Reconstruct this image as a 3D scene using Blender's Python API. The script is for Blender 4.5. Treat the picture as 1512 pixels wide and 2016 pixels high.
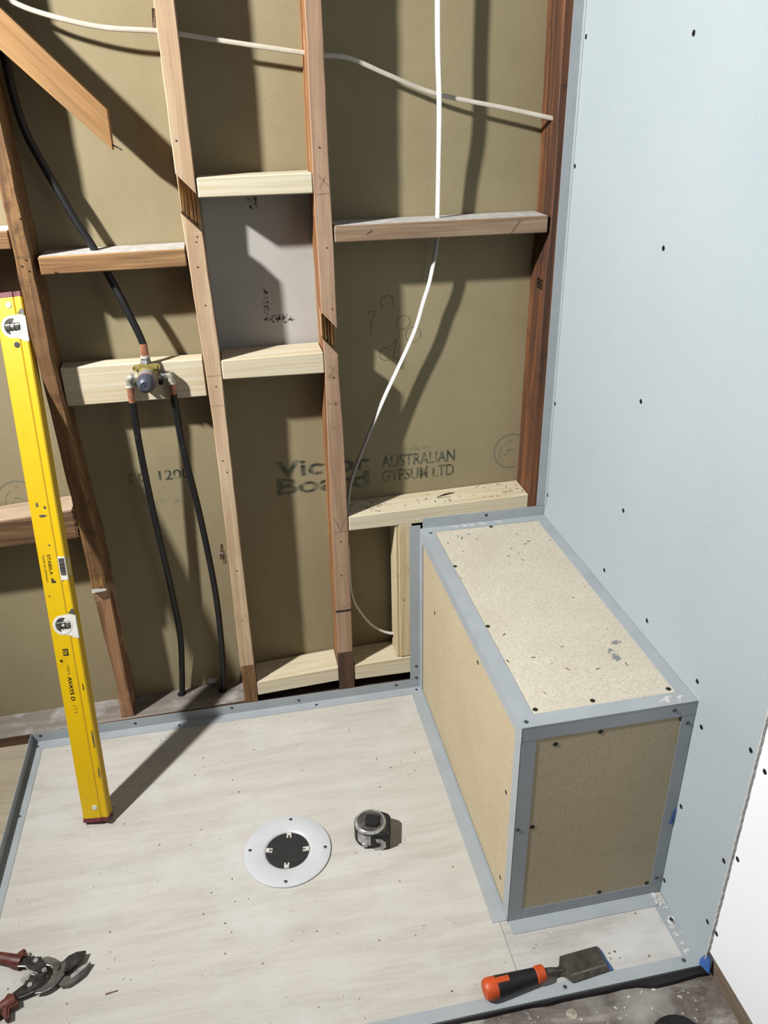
import bpy, bmesh, math, random
from mathutils import Vector, Matrix
random.seed(7)
for o in list(bpy.data.objects): bpy.data.objects.remove(o, do_unlink=True)
sc = bpy.context.scene
COL = sc.collection

# ------------------------------------------------------------------ camera
cam = bpy.data.cameras.new('camera')
cam.sensor_fit = 'VERTICAL'; cam.sensor_height = 24.0
cam.lens = 1583.33 / 2016 * 24.0
cam.clip_start = 0.02
co = bpy.data.objects.new('camera', cam); COL.objects.link(co)
rx, ry, rz = Vector((0.9805, -0.1955, -0.0195)), Vector((0.1059, 0.4420, 0.8907)), Vector((-0.1655, -0.8754, 0.4541))
rz.normalize(); rx = ry.cross(rz).normalized(); ry = rz.cross(rx)
M = Matrix((rx, ry, rz)).transposed().to_4x4(); M.translation = (-0.4289, -1.7720, 1.4894)
co.matrix_world = M
sc.camera = co

# ------------------------------------------------------------------ light
LIGHT = (-2.05, -1.00, 2.52)
w = bpy.data.worlds.new('world'); sc.world = w; w.use_nodes = True
w.node_tree.nodes['Background'].inputs[0].default_value = (1.0, 0.985, 0.96, 1)
w.node_tree.nodes['Background'].inputs[1].default_value = 0.055
ld = bpy.data.lights.new('work_lamp', 'SPOT'); ld.energy = 545; ld.spot_size = math.radians(96); ld.spot_blend = 1.0; ld.shadow_soft_size = 0.055
ld.color = (1.0, 0.985, 0.955)
lo = bpy.data.objects.new('work_lamp', ld); COL.objects.link(lo); lo.location = LIGHT
lo.rotation_euler = (Vector((.1, -.1, 1.0))-Vector(LIGHT)).to_track_quat('-Z', 'Y').to_euler()
sc.view_settings.view_transform = 'Standard'; sc.view_settings.look = 'None'
sc.view_settings.gamma = 1; sc.view_settings.use_curve_mapping = False
sc.view_settings.exposure = 0.45

# ------------------------------------------------------------------ materials
def lin(c):
    return tuple(.5*(x/12.92 if x <= .04045 else ((x+.055)/1.055)**2.4) for x in (v/255 for v in c)) + (1,)
class NT:
    def __init__(s, name):
        s.m = bpy.data.materials.new(name); s.m.use_nodes = True
        s.t = s.m.node_tree; s.b = s.t.nodes['Principled BSDF']; s.out = s.t.nodes['Material Output']
    def n(s, typ, **kw):
        x = s.t.nodes.new(typ)
        for k, v in kw.items():
            if k in x.inputs: x.inputs[k].default_value = v
            else: setattr(x, k, v)
        return x
    def l(s, a, b): s.t.links.new(a, b)
    def coord(s, scale=(1, 1, 1), kind='Object', loc=(0, 0, 0)):
        tc = s.n('ShaderNodeTexCoord'); mp = s.n('ShaderNodeMapping')
        mp.inputs['Scale'].default_value = scale; mp.inputs['Location'].default_value = loc
        s.l(tc.outputs[kind], mp.inputs[0]); return mp.outputs[0]
    def noise(s, co, sc_, detail=4, rough=.55, dist=0):
        x = s.n('ShaderNodeTexNoise'); x.inputs['Scale'].default_value = sc_; x.inputs['Detail'].default_value = detail
        x.inputs['Roughness'].default_value = rough; x.inputs['Distortion'].default_value = dist
        s.l(co, x.inputs['Vector']); return x.outputs['Fac']
    def ramp(s, fac, stops):
        r = s.n('ShaderNodeValToRGB'); e = r.color_ramp.elements
        while len(e) < len(stops): e.new(.5)
        for i, (p, c) in enumerate(stops):
            e[i].position = p; e[i].color = c if len(c) == 4 else tuple(c) + (1,)
        s.l(fac, r.inputs[0]); return r.outputs[0]
    def mix(s, fac, a, b, typ='MIX'):
        x = s.n('ShaderNodeMix', data_type='RGBA', blend_type=typ)
        for sock, v in ((x.inputs[0], fac), (x.inputs[6], a), (x.inputs[7], b)):
            if isinstance(v, (int, float)): sock.default_value = v
            elif isinstance(v, tuple): sock.default_value = v
            else: s.l(v, sock)
        return x.outputs[2]
    def bump(s, h, strength=.3, dist=.002):
        b = s.n('ShaderNodeBump'); b.inputs['Strength'].default_value = strength; b.inputs['Distance'].default_value = dist
        s.l(h, b.inputs['Height']); s.l(b.outputs[0], s.b.inputs['Normal'])
    def col(s, c):
        if isinstance(c, tuple): s.b.inputs['Base Color'].default_value = c
        else: s.l(c, s.b.inputs['Base Color'])
    def rough(s, r): s.b.inputs['Roughness'].default_value = r
    def metal(s, r): s.b.inputs['Metallic'].default_value = r
GW = [(0, (0, 0, 0)), (1, (1, 1, 1))]
def bw(a, b): return [(a, (0, 0, 0)), (b, (1, 1, 1))]

def plain(name, c, rough=.5, metal=0, var=.08, scale=40, bump=0):
    t = NT(name); c = lin(c); co_ = t.coord()
    d = tuple(max(0, x*(1-2.2*var)) for x in c[:3]) + (1,); e = tuple(min(1, x*(1+var)) for x in c[:3]) + (1,)
    f = t.noise(co_, scale, 5)
    t.col(t.ramp(f, [(.3, d), (.7, e)])); t.rough(rough); t.metal(metal)
    if bump: t.bump(f, bump, .001)
    return t.m

def wood(name, light, dark, axis, ring=26, fine=220, contrast=1.0, bump=.25, blot=None, rough=.7, stretch=.05, offs=(0, 0, 0)):
    t = NT(name); s1 = [1, 1, 1]; s1[axis] = stretch
    c1 = t.coord(tuple(s1), loc=offs); s2 = [1, 1, 1]; s2[axis] = .03; c2 = t.coord(tuple(s2), loc=offs)
    f1 = t.noise(c1, ring, 3, .5, 1.2); f2 = t.noise(c2, fine, 4, .6)
    L, Dk = lin(light), lin(dark)
    a = t.ramp(f1, [(.36, Dk), (.5, tuple((L[i]+Dk[i])/2 for i in range(3))+(1,)), (.62, L)])
    b = t.mix(t.ramp(f2, bw(.35, .65)), (1-.34*contrast,)*3+(1,), (1, 1, 1, 1))
    c = t.mix(.55*contrast, a, b, 'MULTIPLY') if contrast else a
    if blot:
        f3 = t.noise(t.coord(loc=offs), blot[1], 5, .65)
        c = t.mix(t.ramp(f3, bw(blot[2], blot[3])), c, lin(blot[0]))
    t.col(c); t.rough(rough); t.bump(f2, bump, .0012); return t.m

# sheet behind the framing (old brown plasterboard paper)
t = NT('brown_board_paper'); c = t.coord()
f = t.noise(c, 3, 6, .6); g = t.noise(c, 60, 4, .6); h = t.noise(c, 260, 2)
k = t.ramp(f, [(.3, lin((168, 154, 118))), (.7, lin((184, 170, 134)))])
k = t.mix(t.mix(.22, (0, 0, 0, 1), t.ramp(g, bw(.45, .8))), k, lin((160, 141, 98)))
k = t.mix(t.ramp(h, bw(.70, .74)), k, lin((120, 96, 60)))
t.col(k); t.rough(.9); t.bump(g, .1, .001); BOARD = t.m
NICHE = plain('niche_sheet_paper', (214, 210, 204), .9, var=.04, scale=8)
# old and new timber
TAN_Z = wood('tan_stud_timber', (240, 210, 174), (218, 182, 144), 2, ring=40, fine=320, blot=((165, 118, 82), 16, .64, .82))
TAN_Z2 = wood('pinkish_stud_timber', (210, 176, 146), (186, 149, 120), 2, ring=44, fine=330, blot=((128, 92, 66), 14, .62, .8), offs=(3, 1, 2))
ORG_Z = wood('orange_old_timber', (184, 136, 82), (136, 94, 54), 2, ring=34, fine=190, contrast=1.6, bump=.9, blot=((96, 58, 28), 22, .52, .7))
RED_Z = wood('red_brown_timber', (150, 92, 48), (78, 42, 22), 2, ring=26, fine=120, contrast=1.4, bump=.5, blot=((60, 34, 28), 12, .55, .7))
ORG_X = wood('orange_noggin_timber', (204, 156, 100), (170, 122, 74), 0, ring=40, fine=180, contrast=1.6, bump=.9)
GRY_X = wood('weathered_noggin_timber', (200, 172, 140), (170, 138, 108), 0, ring=48, fine=200, contrast=1.4, bump=.5)
SAW_X = wood('rough_sawn_noggin_timber', (168, 128, 90), (132, 92, 58), 0, ring=60, fine=160, contrast=1.8, bump=1)
PINE_X = wood('new_pine_lengthwise', (252, 242, 216), (238, 220, 182), 0, ring=95, fine=420, contrast=.5, bump=.08, stretch=.022)
PINE_Z = wood('new_pine_upright', (248, 232, 194), (230, 204, 154), 2, ring=60, fine=300, contrast=.6, bump=.1, stretch=.05, blot=((212, 172, 112), 18, .6, .75))
BRACE = wood('brace_timber', (210, 162, 102), (186, 136, 78), 0, ring=30, fine=200, contrast=1.2, bump=.5, blot=((150, 130, 108), 7, .60, .72))
SPLINT = wood('splintered_timber', (236, 186, 116), (150, 100, 56), 2, ring=110, fine=300, contrast=.9, bump=1.2)
DUSTY = wood('dusty_bottom_plate', (176, 166, 156), (140, 130, 122), 0, ring=18, fine=120, contrast=.8, bump=.3, blot=((206, 202, 198), 14, .5, .72))
PLATEF = wood('bottom_plate_face', (122, 88, 58), (88, 60, 38), 0, ring=30, fine=160, contrast=1.4)
DUSTTOP = plain('pale_dusty_paint', (226, 222, 216), .9, var=.12, scale=45)
# floor sheets
def ply(name, light, dark, dust, seed):
    t = NT(name); c = t.coord((.12, 1, 1), loc=(seed, seed, 0)); c0 = t.coord(loc=(seed, 0, 0))
    f = t.noise(c, 26, 6, .65, .6); g = t.noise(c, 150, 4, .6); b = t.noise(c0, 5, 6, .62); s = t.noise(c0, 190, 2); s2 = t.noise(c0, 46, 3)
    k = t.ramp(f, [(.3, lin(dark)), (.68, lin(light))])
    k = t.mix(t.mix(.5, (0, 0, 0, 1), t.ramp(g, bw(.35, .7))), k, lin(light))
    k = t.mix(t.ramp(b, bw(.50, .78)), k, lin(dust))
    k = t.mix(t.ramp(s2, bw(.70, .76)), k, lin((238, 236, 230)))
    k = t.mix(t.ramp(s, bw(.735, .755)), k, lin((112, 92, 72)))
    t.col(k); t.rough(.8); t.bump(g, .12, .001); return t.m
PLY = ply('shower_floor_plywood', (236, 232, 224), (208, 202, 190), (240, 240, 237), 0)
PLY2 = ply('pale_plywood', (230, 228, 223), (192, 188, 182), (246, 246, 245), 4)
PLY3 = ply('outer_plywood', (206, 192, 166), (168, 152, 128), (200, 194, 182), 9)
t = NT('stained_old_floor'); c = t.coord((.4, 1, 1)); c0 = t.coord()
f = t.noise(c, 9, 8, .7, .8); g = t.noise(c0, 34, 5, .7); s = t.noise(c0, 90, 3, .6); b = t.noise(c0, 4.5, 4)
k = t.ramp(f, [(.34, lin((70, 62, 58))), (.5, lin((132, 123, 116))), (.64, lin((204, 200, 194)))])
k = t.mix(t.ramp(g, bw(.55, .75)), k, lin((92, 78, 68)))
k = t.mix(t.ramp(b, bw(.54, .66)), k, lin((184, 180, 174)))
k = t.mix(t.ramp(s, bw(.66, .70)), k, lin((232, 230, 226)))
t.col(k); t.rough(.85); t.bump(g, .5, .004); OLDFLOOR = t.m
# particle board
def particle(name, base, pale, fleck, pf=(.60, .68)):
    t = NT(name); c = t.coord(); f = t.noise(c, 260, 5, .7); g = t.noise(c, 6, 5, .6)
    v = t.n('ShaderNodeTexVoronoi'); v.inputs['Scale'].default_value = 240; t.l(c, v.inputs['Vector'])
    k = t.ramp(f, [(.34, lin(base)), (.66, lin(pale))])
    k = t.mix(t.ramp(t.noise(c, 300, 3, .6), bw(*pf)), k, lin(fleck))
    k = t.mix(t.mix(.35, (0, 0, 0, 1), v.outputs['Color']), k, lin(pale))
    k = t.mix(t.mix(.45, (0, 0, 0, 1), t.ramp(g, bw(.4, .75))), k, lin(base))
    t.col(k); t.rough(.75); t.bump(f, .08, .0006); return t.m
PART = particle('particle_board_top', (214, 202, 176), (254, 248, 232), (142, 128, 102))
PARTS = particle('particle_board_face', (206, 186, 148), (238, 222, 188), (142, 118, 82), (.66, .74))
# sheet steel, plasterboards
t = NT('galvanised_angle'); c = t.coord(); f = t.noise(c, 12, 5, .6); g = t.noise(c, 130, 3)
k = t.ramp(f, [(.3, lin((190, 199, 206))), (.7, lin((204, 212, 217)))])
k = t.mix(t.ramp(g, bw(.68, .76)), k, lin((222, 228, 233)))
t.col(k); t.rough(.45); t.metal(.08); STEEL = t.m
t = NT('blue_wet_area_board'); c = t.coord(); f = t.noise(c, 2.5, 6, .6); g = t.noise(c, 240, 3, .6)
k = t.ramp(f, [(.3, lin((187, 201, 208))), (.7, lin((196, 208, 214)))])
k = t.mix(t.mix(.35, (0, 0, 0, 1), t.ramp(g, bw(.35, .7))), k, lin((207, 218, 224)))
t.col(k); t.rough(.9); t.bump(g, .06, .0005); BLUE = t.m
WHITE = plain('white_plasterboard', (286, 289, 294), .85, var=.02, scale=3)
GYPS = plain('torn_gypsum_core', (232, 230, 226), .95, var=.1, scale=120, bump=.5)
BLACK = plain('black_rubber', (22, 22, 25), .6, var=.3, scale=120)
t = NT('black_pipe_lagging'); c = t.coord(); f = t.noise(c, 60, 5, .65)
t.col(t.ramp(f, [(.50, lin((14, 14, 18))), (.68, lin((30, 32, 40))), (.80, lin((120, 122, 130)))])); t.rough(.5); t.bump(f, .3, .001); LAG = t.m
DARK = plain('dark_screw', (42, 38, 36), .5, .3, var=.3)
SCREW = plain('zinc_screw', (112, 120, 126), .4, .6, var=.2)
CABLE = plain('white_cable_sheath', (244, 243, 240), .45, var=.02)
CABLE2 = plain('old_cable_sheath', (236, 226, 208), .55, var=.06, scale=30)
COPPER = plain('copper_tube', (222, 150, 118), .35, .35, var=.25, scale=90)
BRASS = plain('brass_casting', (214, 194, 120), .4, .35, var=.2, scale=80)
NICKEL = plain('nickel_fitting', (222, 214, 194), .35, .3, var=.2, scale=80)
SOLDER = plain('grey_sealed_nut', (160, 162, 166), .4, .3, var=.3, scale=120)
CAPG = plain('slate_plastic_cap', (84, 88, 104), .45, var=.1)
CAPL = plain('pale_plastic_sleeve', (176, 170, 170), .5, var=.08)
PINK = plain('pink_ring', (196, 122, 128), .5)
t = NT('yellow_paint'); c = t.coord((1, 1, .35)); f = t.noise(c, 70, 6, .7); g = t.noise(t.coord(), 22, 5, .7); h = t.noise(t.coord((1, 1, .2)), 5, 3)
k = t.ramp(h, [(.3, lin((240, 194, 4))), (.7, lin((246, 206, 8)))])
k = t.mix(t.mix(.6, (0, 0, 0, 1), t.ramp(g, bw(.56, .74))), k, lin((212, 164, 10)))
k = t.mix(t.ramp(f, bw(.70, .76)), k, lin((92, 72, 18)))
t.col(k); t.rough(.38); YEL = t.m
MAROON = plain('maroon_rubber', (132, 52, 62), .6, var=.25, scale=90)
WHITEP = plain('white_plastic', (242, 240, 232), .4, var=.03)
VIAL = plain('grey_vial_glass', (106, 104, 96), .12, var=.3, scale=60)
VIALD = plain('dark_vial_band', (48, 46, 42), .2)
INK = plain('black_print', (34, 30, 24), .6)
def faded(name, col, lo_, hi_, scale=90, amount=1.0):
    t = NT(name); f = t.noise(t.coord(), scale, 4, .65)
    tr = t.n('ShaderNodeBsdfTransparent'); mx = t.n('ShaderNodeMixShader')
    t.col(lin(col)); t.rough(.9)
    r = t.ramp(f, [(lo_, (0, 0, 0)), (hi_, (amount, amount, amount))])
    t.l(r, mx.inputs[0]); t.l(tr.outputs[0], mx.inputs[1]); t.l(t.b.outputs[0], mx.inputs[2]); t.l(mx.outputs[0], t.out.inputs[0])
    return t.m
PRINT = faded('faded_green_print', (142, 156, 138), .28, .58, 60, .55)
PRINT2 = faded('very_faded_green_print', (140, 150, 124), .32, .62, 70, .5)
PENCIL = faded('pencil_line', (70, 60, 48), .2, .6, 120, .75)
SMUDGE_SHADE = faded('black_smudge_and_shade', (40, 40, 44), .50, .62, 160, .9)
SPLASH = faded('white_plaster_splash', (244, 244, 244), .46, .56, 70, .95)
GREYSP = faded('blue_grey_paint_mark', (150, 160, 168), .38, .55, 60, .8)
GREENST = faded('green_stencil', (40, 70, 44), .35, .5, 120, .9)
BLUET = plain('blue_tape', (70, 120, 205), .5, var=.15, scale=60)
CHROME = plain('worn_chrome', (226, 226, 224), .25, .35, var=.25, scale=70)
GUN = plain('worn_dark_steel', (128, 124, 120), .32, .3, var=.3, scale=60)
GUN2 = plain('dark_polished_steel', (84, 82, 82), .28, .4, var=.35, scale=70)
BLADE = plain('dark_chisel_steel', (100, 96, 87), .4, .3, var=.25, scale=50)
ORANGE = plain('orange_rubber', (238, 94, 32), .5, var=.08, scale=60)
MRED = plain('dull_red_grip', (122, 58, 46), .5, var=.25, scale=60)
DRAINW = plain('white_drain_plastic', (238, 242, 246), .4, var=.03, scale=20)
DRAINB = plain('black_drain_plate', (44, 44, 46), .6, var=.25, scale=90)
CHIPM = plain('wood_chips', (164, 132, 96), .8, var=.5, scale=9)
CHIPW = plain('plaster_crumbs', (240, 238, 234), .8, var=.05)

# ------------------------------------------------------------------ mesh helpers
class MB:
    def __init__(s): s.b = bmesh.new()
    def box(s, x0, x1, y0, y1, z0, z1, bev=0, seg=1):
        r = bmesh.ops.create_cube(s.b, size=1)
        for v in r['verts']:
            v.co = Vector((x0+(v.co.x+.5)*(x1-x0), y0+(v.co.y+.5)*(y1-y0), z0+(v.co.z+.5)*(z1-z0)))
        if bev:
            es = list({e for v in r['verts'] for e in v.link_edges})
            bmesh.ops.bevel(s.b, geom=es, offset=bev, segments=seg, affect='EDGES')
        return s
    def hexa(s, p, bev=0):           # 8 corners: bottom 4 ccw, top 4 ccw
        v = [s.b.verts.new(q) for q in p]; fs = []
        for f in ((3, 2, 1, 0), (4, 5, 6, 7), (0, 1, 5, 4), (1, 2, 6, 5), (2, 3, 7, 6), (3, 0, 4, 7)):
            fs.append(s.b.faces.new([v[i] for i in f]))
        if bev: bmesh.ops.bevel(s.b, geom=list({e for f in fs for e in f.edges}), offset=bev, segments=1, affect='EDGES')
        return s
    def prism(s, pts, d, bev=0):     # planar outline (3d points) extruded by vector d
        a = [s.b.verts.new(q) for q in pts]; f = s.b.faces.new(a)
        r = bmesh.ops.extrude_face_region(s.b, geom=[f]); nv = [g for g in r['geom'] if isinstance(g, bmesh.types.BMVert)]
        nf = [g for g in r['geom'] if isinstance(g, bmesh.types.BMFace)]
        bmesh.ops.translate(s.b, verts=nv, vec=d)
        if bev:
            es = list({e for q in nf for e in q.edges})
            bmesh.ops.bevel(s.b, geom=es, offset=bev, segments=2, affect='EDGES')
        return s
    def tube(s, path, r, seg=12, flat=1.0, up=None, sub=6):
        P = [Vector(p) for p in path]
        if sub > 1 and len(P) > 2:
            Q = []
            for i in range(len(P)-1):
                p0 = P[max(i-1, 0)]; p1 = P[i]; p2 = P[i+1]; p3 = P[min(i+2, len(P)-1)]
                for k in range(sub):
                    u = k/sub
                    Q.append(.5*((2*p1)+(p2-p0)*u+(2*p0-5*p1+4*p2-p3)*u*u+(3*p1-p0-3*p2+p3)*u**3))
            Q.append(P[-1]); 
            rr = (lambda i: r) if not isinstance(r, (list, tuple)) else (lambda i: r[min(i//sub, len(r)-1)]+(r[min(i//sub+1, len(r)-1)]-r[min(i//sub, len(r)-1)])*(i % sub)/sub)
            P = Q
        else:
            rr = (lambda i: r) if not isinstance(r, (list, tuple)) else (lambda i: r[i])
        rings = []; n0 = None
        for i, p in enumerate(P):
            tg = (P[min(i+1, len(P)-1)]-P[max(i-1, 0)]).normalized()
            if n0 is None:
                n0 = Vector(up) if up else (Vector((0, 0, 1)) if abs(tg.z) < .9 else Vector((1, 0, 0)))
            n = (n0-tg*n0.dot(tg)).normalized(); n0 = n; bt = tg.cross(n)
            rings.append([s.b.verts.new(p+(n*math.cos(a)+bt*math.sin(a)*flat)*rr(i)) for a in (2*math.pi*k/seg for k in range(seg))])
        for a, b in zip(rings, rings[1:]):
            for k in range(seg): s.b.faces.new((a[k], a[(k+1) % seg], b[(k+1) % seg], b[k]))
        s.b.faces.new(rings[0][::-1]); s.b.faces.new(rings[-1]); return s
    def lathe(s, prof, o, axis=(0, 0, 1), seg=32, caps=True):    # prof: (radius, height)
        ax = Vector(axis).normalized(); u = ax.orthogonal().normalized(); v = ax.cross(u); o = Vector(o)
        rings = [[s.b.verts.new(o+ax*h+(u*math.cos(2*math.pi*k/seg)+v*math.sin(2*math.pi*k/seg))*r) for k in range(seg)] for r, h in prof]
        for a, b in zip(rings, rings[1:]):
            for k in range(seg): s.b.faces.new((a[k], a[(k+1) % seg], b[(k+1) % seg], b[k]))
        if caps: s.b.faces.new(rings[0][::-1]); s.b.faces.new(rings[-1])
        return s
    def quad(s, *p): s.b.faces.new([s.b.verts.new(q) for q in p]); return s
    def stack(s, secs):              # sections: lists of same length loops, bottom to top
        R = [[s.b.verts.new(p) for p in q] for q in secs]; n = len(R[0])
        for a, b in zip(R, R[1:]):
            for k in range(n): s.b.faces.new((a[k], a[(k+1) % n], b[(k+1) % n], b[k]))
        s.b.faces.new(R[0][::-1]); s.b.faces.new(R[-1]); return s
    def mesh(s, name, smooth=False, shift=(0, 0, 0)):
        bmesh.ops.recalc_face_normals(s.b, faces=s.b.faces)
        me = bpy.data.meshes.new(name)
        bmesh.ops.translate(s.b, verts=s.b.verts, vec=-Vector(shift)); s.b.to_mesh(me); s.b.free()
        if smooth:
            for p in me.polygons: p.use_smooth = True
            try: me.set_sharp_from_angle(angle=math.radians(38))
            except Exception: pass
        return me
def link(name, me, mat, parent=None, loc=(0, 0, 0)):
    o = bpy.data.objects.new(name, me); COL.objects.link(o); o.location = loc
    if mat and me is not None and not me.materials: me.materials.append(mat)
    if parent is not None: o.parent = parent
    return o
def origin(o):                       # world position of a parentless / chained thing
    v = Vector((0, 0, 0))
    while o is not None: v += o.location; o = o.parent
    return v
def part(name, mb, mat, parent, smooth=False, label=None):
    """mesh given in world coordinates, linked as a child of an unrotated parent"""
    o = link(name, mb.mesh(name, smooth, origin(parent)), mat, parent)
    if label: o['label'] = label
    return o
def lpart(name, mb, mat, parent, smooth=False, label=None):
    o = link(name, mb.mesh(name, smooth), mat, parent)
    if label: o['label'] = label
    return o
def tag(o, label, cat=None, group=None):
    o['label'] = label
    if cat: o['category'] = cat
    if group: o['group'] = group
    return o
def solo(name, mb, mat, label, cat, loc, group=None, smooth=False):
    return tag(link(name, mb.mesh(name, smooth, loc), mat, None, loc), label, cat, group)
def empty(name, label, cat, loc, group=None):
    o = bpy.data.objects.new(name, None); COL.objects.link(o); o.location = loc; o.empty_display_size = .05
    return tag(o, label, cat, group)
def struct(name, mb, mat, loc=(0, 0, 0), label=None, smooth=False):
    o = link(name, mb.mesh(name, smooth, loc), mat, None, loc); o['kind'] = 'structure'
    if label: o['label'] = label
    return o
def text_mesh(s, size, bold=0, xs=1.0):
    cu = bpy.data.curves.new('txt', 'FONT'); cu.body = s; cu.size = size; cu.offset = bold*size*.45; cu.align_x = 'LEFT'
    ob = bpy.data.objects.new('txt', cu); COL.objects.link(ob)
    dg = bpy.context.evaluated_depsgraph_get(); dg.update()
    me = bpy.data.meshes.new_from_object(ob.evaluated_get(dg))
    bpy.data.objects.remove(ob, do_unlink=True)
    me.materials.clear()
    if bold:
        n = len(me.vertices); base = [v.co.copy() for v in me.vertices]; fs = [list(p.vertices) for p in me.polygons]
        vs, ff = [], []
        for k, dx in enumerate((-.45, 0, .45)):
            vs += [(c.x+dx*bold*size*1.6, c.y, 0) for c in base]; ff += [[i+k*n for i in f] for f in fs]
        me2 = bpy.data.meshes.new('txt'); me2.from_pydata(vs, [], ff); me = me2
    return me
def text_on(name, s, size, o, right, up, mat, parent, bold=0, width=None, local=False):
    me = text_mesh(s, size, bold)
    xs = [v.co.x for v in me.vertices]
    if width and xs:
        k = width/(max(xs)-min(xs)); m0 = min(xs)
        for v in me.vertices: v.co.x = (v.co.x-m0)*k
    r, u = Vector(right).normalized(), Vector(up).normalized(); off = Vector(o)-(Vector((0, 0, 0)) if local else origin(parent))
    for v in me.vertices: v.co = off+r*v.co.x+u*v.co.y
    return link(name, me, mat, parent)

# shared screw meshes (axis +z)
m = MB().lathe([(.0040, 0), (.0040, .0006), (.0026, .0014), (.0010, .0016)], (0, 0, 0), seg=12); SCREW_ME = m.mesh('screw', True)
m = MB().lathe([(.0050, .0001), (.0046, .0005), (.0030, .0002), (.0012, .0001)], (0, 0, 0), seg=12); DRY_ME = m.mesh('screw', True)
SCREW_ME.materials.append(SCREW); DRY_ME.materials.append(DARK)
def screw(parent, p, n, me=None, name='screw'):
    o = link(name, me or SCREW_ME, None, parent, Vector(p)-origin(parent))
    o.rotation_euler = Vector(n).to_track_quat('Z', 'Y').to_euler(); return o

# ================================================================== SETTING
D = .092            # depth of the wall framing, back board at y = D
ZT = 2.40
# back board with the opening cut for the niche
wall = struct('wall_back', MB().box(-1.75, -.4575, D, D+.010, -.02, ZT).box(-.2225, .42, D, D+.010, -.02, ZT)
              .box(-.4575, -.2225, D, D+.010, 1.325, ZT).box(-.4575, -.2225, D, D+.010, -.02, .978), BOARD,
              label='old brown plasterboard behind the timber framing')
part('niche_sheet', MB().box(-.55, -.12, D+.0102, D+.0202, .88, 1.42), NICHE, wall, label='pale grey back of the next sheet seen through the niche opening')
YB = D-.0006
def on_board(s, size, x, z, mat, width, bold=.02, name='printed_text', slope=0):
    return text_on(name, s, size, (x, YB, z), (1, 0, slope), (0, 0, 1), mat, wall, bold, width)
on_board('Victor', .062, -.352, .652, PRINT, .242, .035)
on_board('Board', .062, -.352, .604, PRINT, .240, .035)
on_board('made by', .022, -.022, .690, PRINT2, .070, .0)
on_board('AUSTRALIAN', .046, -.081, .651, PRINT, .196, .028)
on_board('GYPSUM LTD', .046, -.081, .611, PRINT2, .194, .028)
on_board('10', .036, -.704, .676, PRINT2, .048, .02)
on_board('1200', .036, -.634, .676, PRINT, .074, .02)
on_board('2  10  x  5', .020, -.690, .612, PRINT2, .13, .0)
def ring(cx, cz, r, wdt, y, parent, mat, a0=0, a1=360, name='printed_mark', n=48):
    m = MB()
    for i in range(n):
        a, b = (math.radians(a0+(a1-a0)*k/n) for k in (i, i+1))
        m.quad((cx+math.cos(a)*r, y, cz+math.sin(a)*r), (cx+math.cos(b)*r, y, cz+math.sin(b)*r),
               (cx+math.cos(b)*(r-wdt), y, cz+math.sin(b)*(r-wdt)), (cx+math.cos(a)*(r-wdt), y, cz+math.sin(a)*(r-wdt)))
    return part(name, m, mat, parent)
def strokes(pts, wdt, y, parent, mat, name='pencil_mark'):
    m = MB()
    for a, b in zip(pts, pts[1:]):
        a, b = Vector((a[0], y, a[1])), Vector((b[0], y, b[1])); d = (b-a).normalized(); n = Vector((-d.z, 0, d.x))*wdt/2
        m.quad(a-n, b-n, b+n, a+n)
    return part(name, m, mat, parent)
for cx in (.268, -.962):
    ring(cx, .663, .049, .004, YB, wall, PRINT)
    strokes([(cx-.035, .640), (cx-.028, .672), (cx-.012, .690), (cx+.004, .694)], .003, YB, wall, PRINT2, 'printed_mark')
    strokes([(cx-.02, .65), (cx-.006, .668), (cx+.008, .662)], .004, YB, wall, PRINT2, 'printed_mark')
ring(-.020, 1.022, .017, .0013, YB, wall, PENCIL, name='pencil_mark'); ring(.004, .991, .019, .0013, YB, wall, PENCIL, 20, 380, 'pencil_mark')
ring(-.058, 1.072, .016, .0013, YB, wall, PENCIL, -40, 230, 'pencil_mark'); ring(-.064, .948, .016, .0013, YB, wall, PENCIL, 30, 300, 'pencil_mark')
strokes([(-.108, 1.05), (-.086, 1.054), (-.096, 1.03), (-.100, .995)], .0013, YB, wall, PENCIL)
strokes([(-.052, .965), (-.036, .982), (-.046, .938), (-.02, .93), (-.03, .905)], .0013, YB, wall, PENCIL)
def blob(cx, cz, w_, h_, y, parent, mat, name='stain_and_shade', n=22, jag=.25):
    pts = [(cx+math.cos(2*math.pi*k/n)*w_*.5*random.uniform(1-jag, 1+jag), y, cz+math.sin(2*math.pi*k/n)*h_*.5*random.uniform(1-jag, 1+jag)) for k in range(n)]
    m = MB(); m.b.faces.new([m.b.verts.new(p) for p in pts]); return part(name, m, mat, parent)
yn = D+.0096
blob(-.348, 1.306, .026, .05, yn, wall, SMUDGE_SHADE); blob(-.318, 1.048, .052, .018, yn, wall, SMUDGE_SHADE); blob(-.338, 1.085, .012, .075, yn, wall, SMUDGE_SHADE)
blob(-.30, 1.048, .045, .02, yn, wall, SMUDGE_SHADE)
strokes([(-.4555, .982), (-.35, .981), (-.224, .983)], .003, yn, wall, SMUDGE_SHADE, 'stain_and_shade')  # painted shadow gap along the lower edge of the niche opening
# plaster lump left on the board by the pipe hole
m = MB(); bmesh.ops.create_icosphere(m.b, subdivisions=2, radius=1)
for v in m.b.verts: v.co = Vector((v.co.x*.016+.003*random.random(), v.co.y*.008, v.co.z*.010+.003*random.random()))+Vector((-.580, D-.002, .050))
part('plaster_lump', m, GYPS, wall, True)

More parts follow.
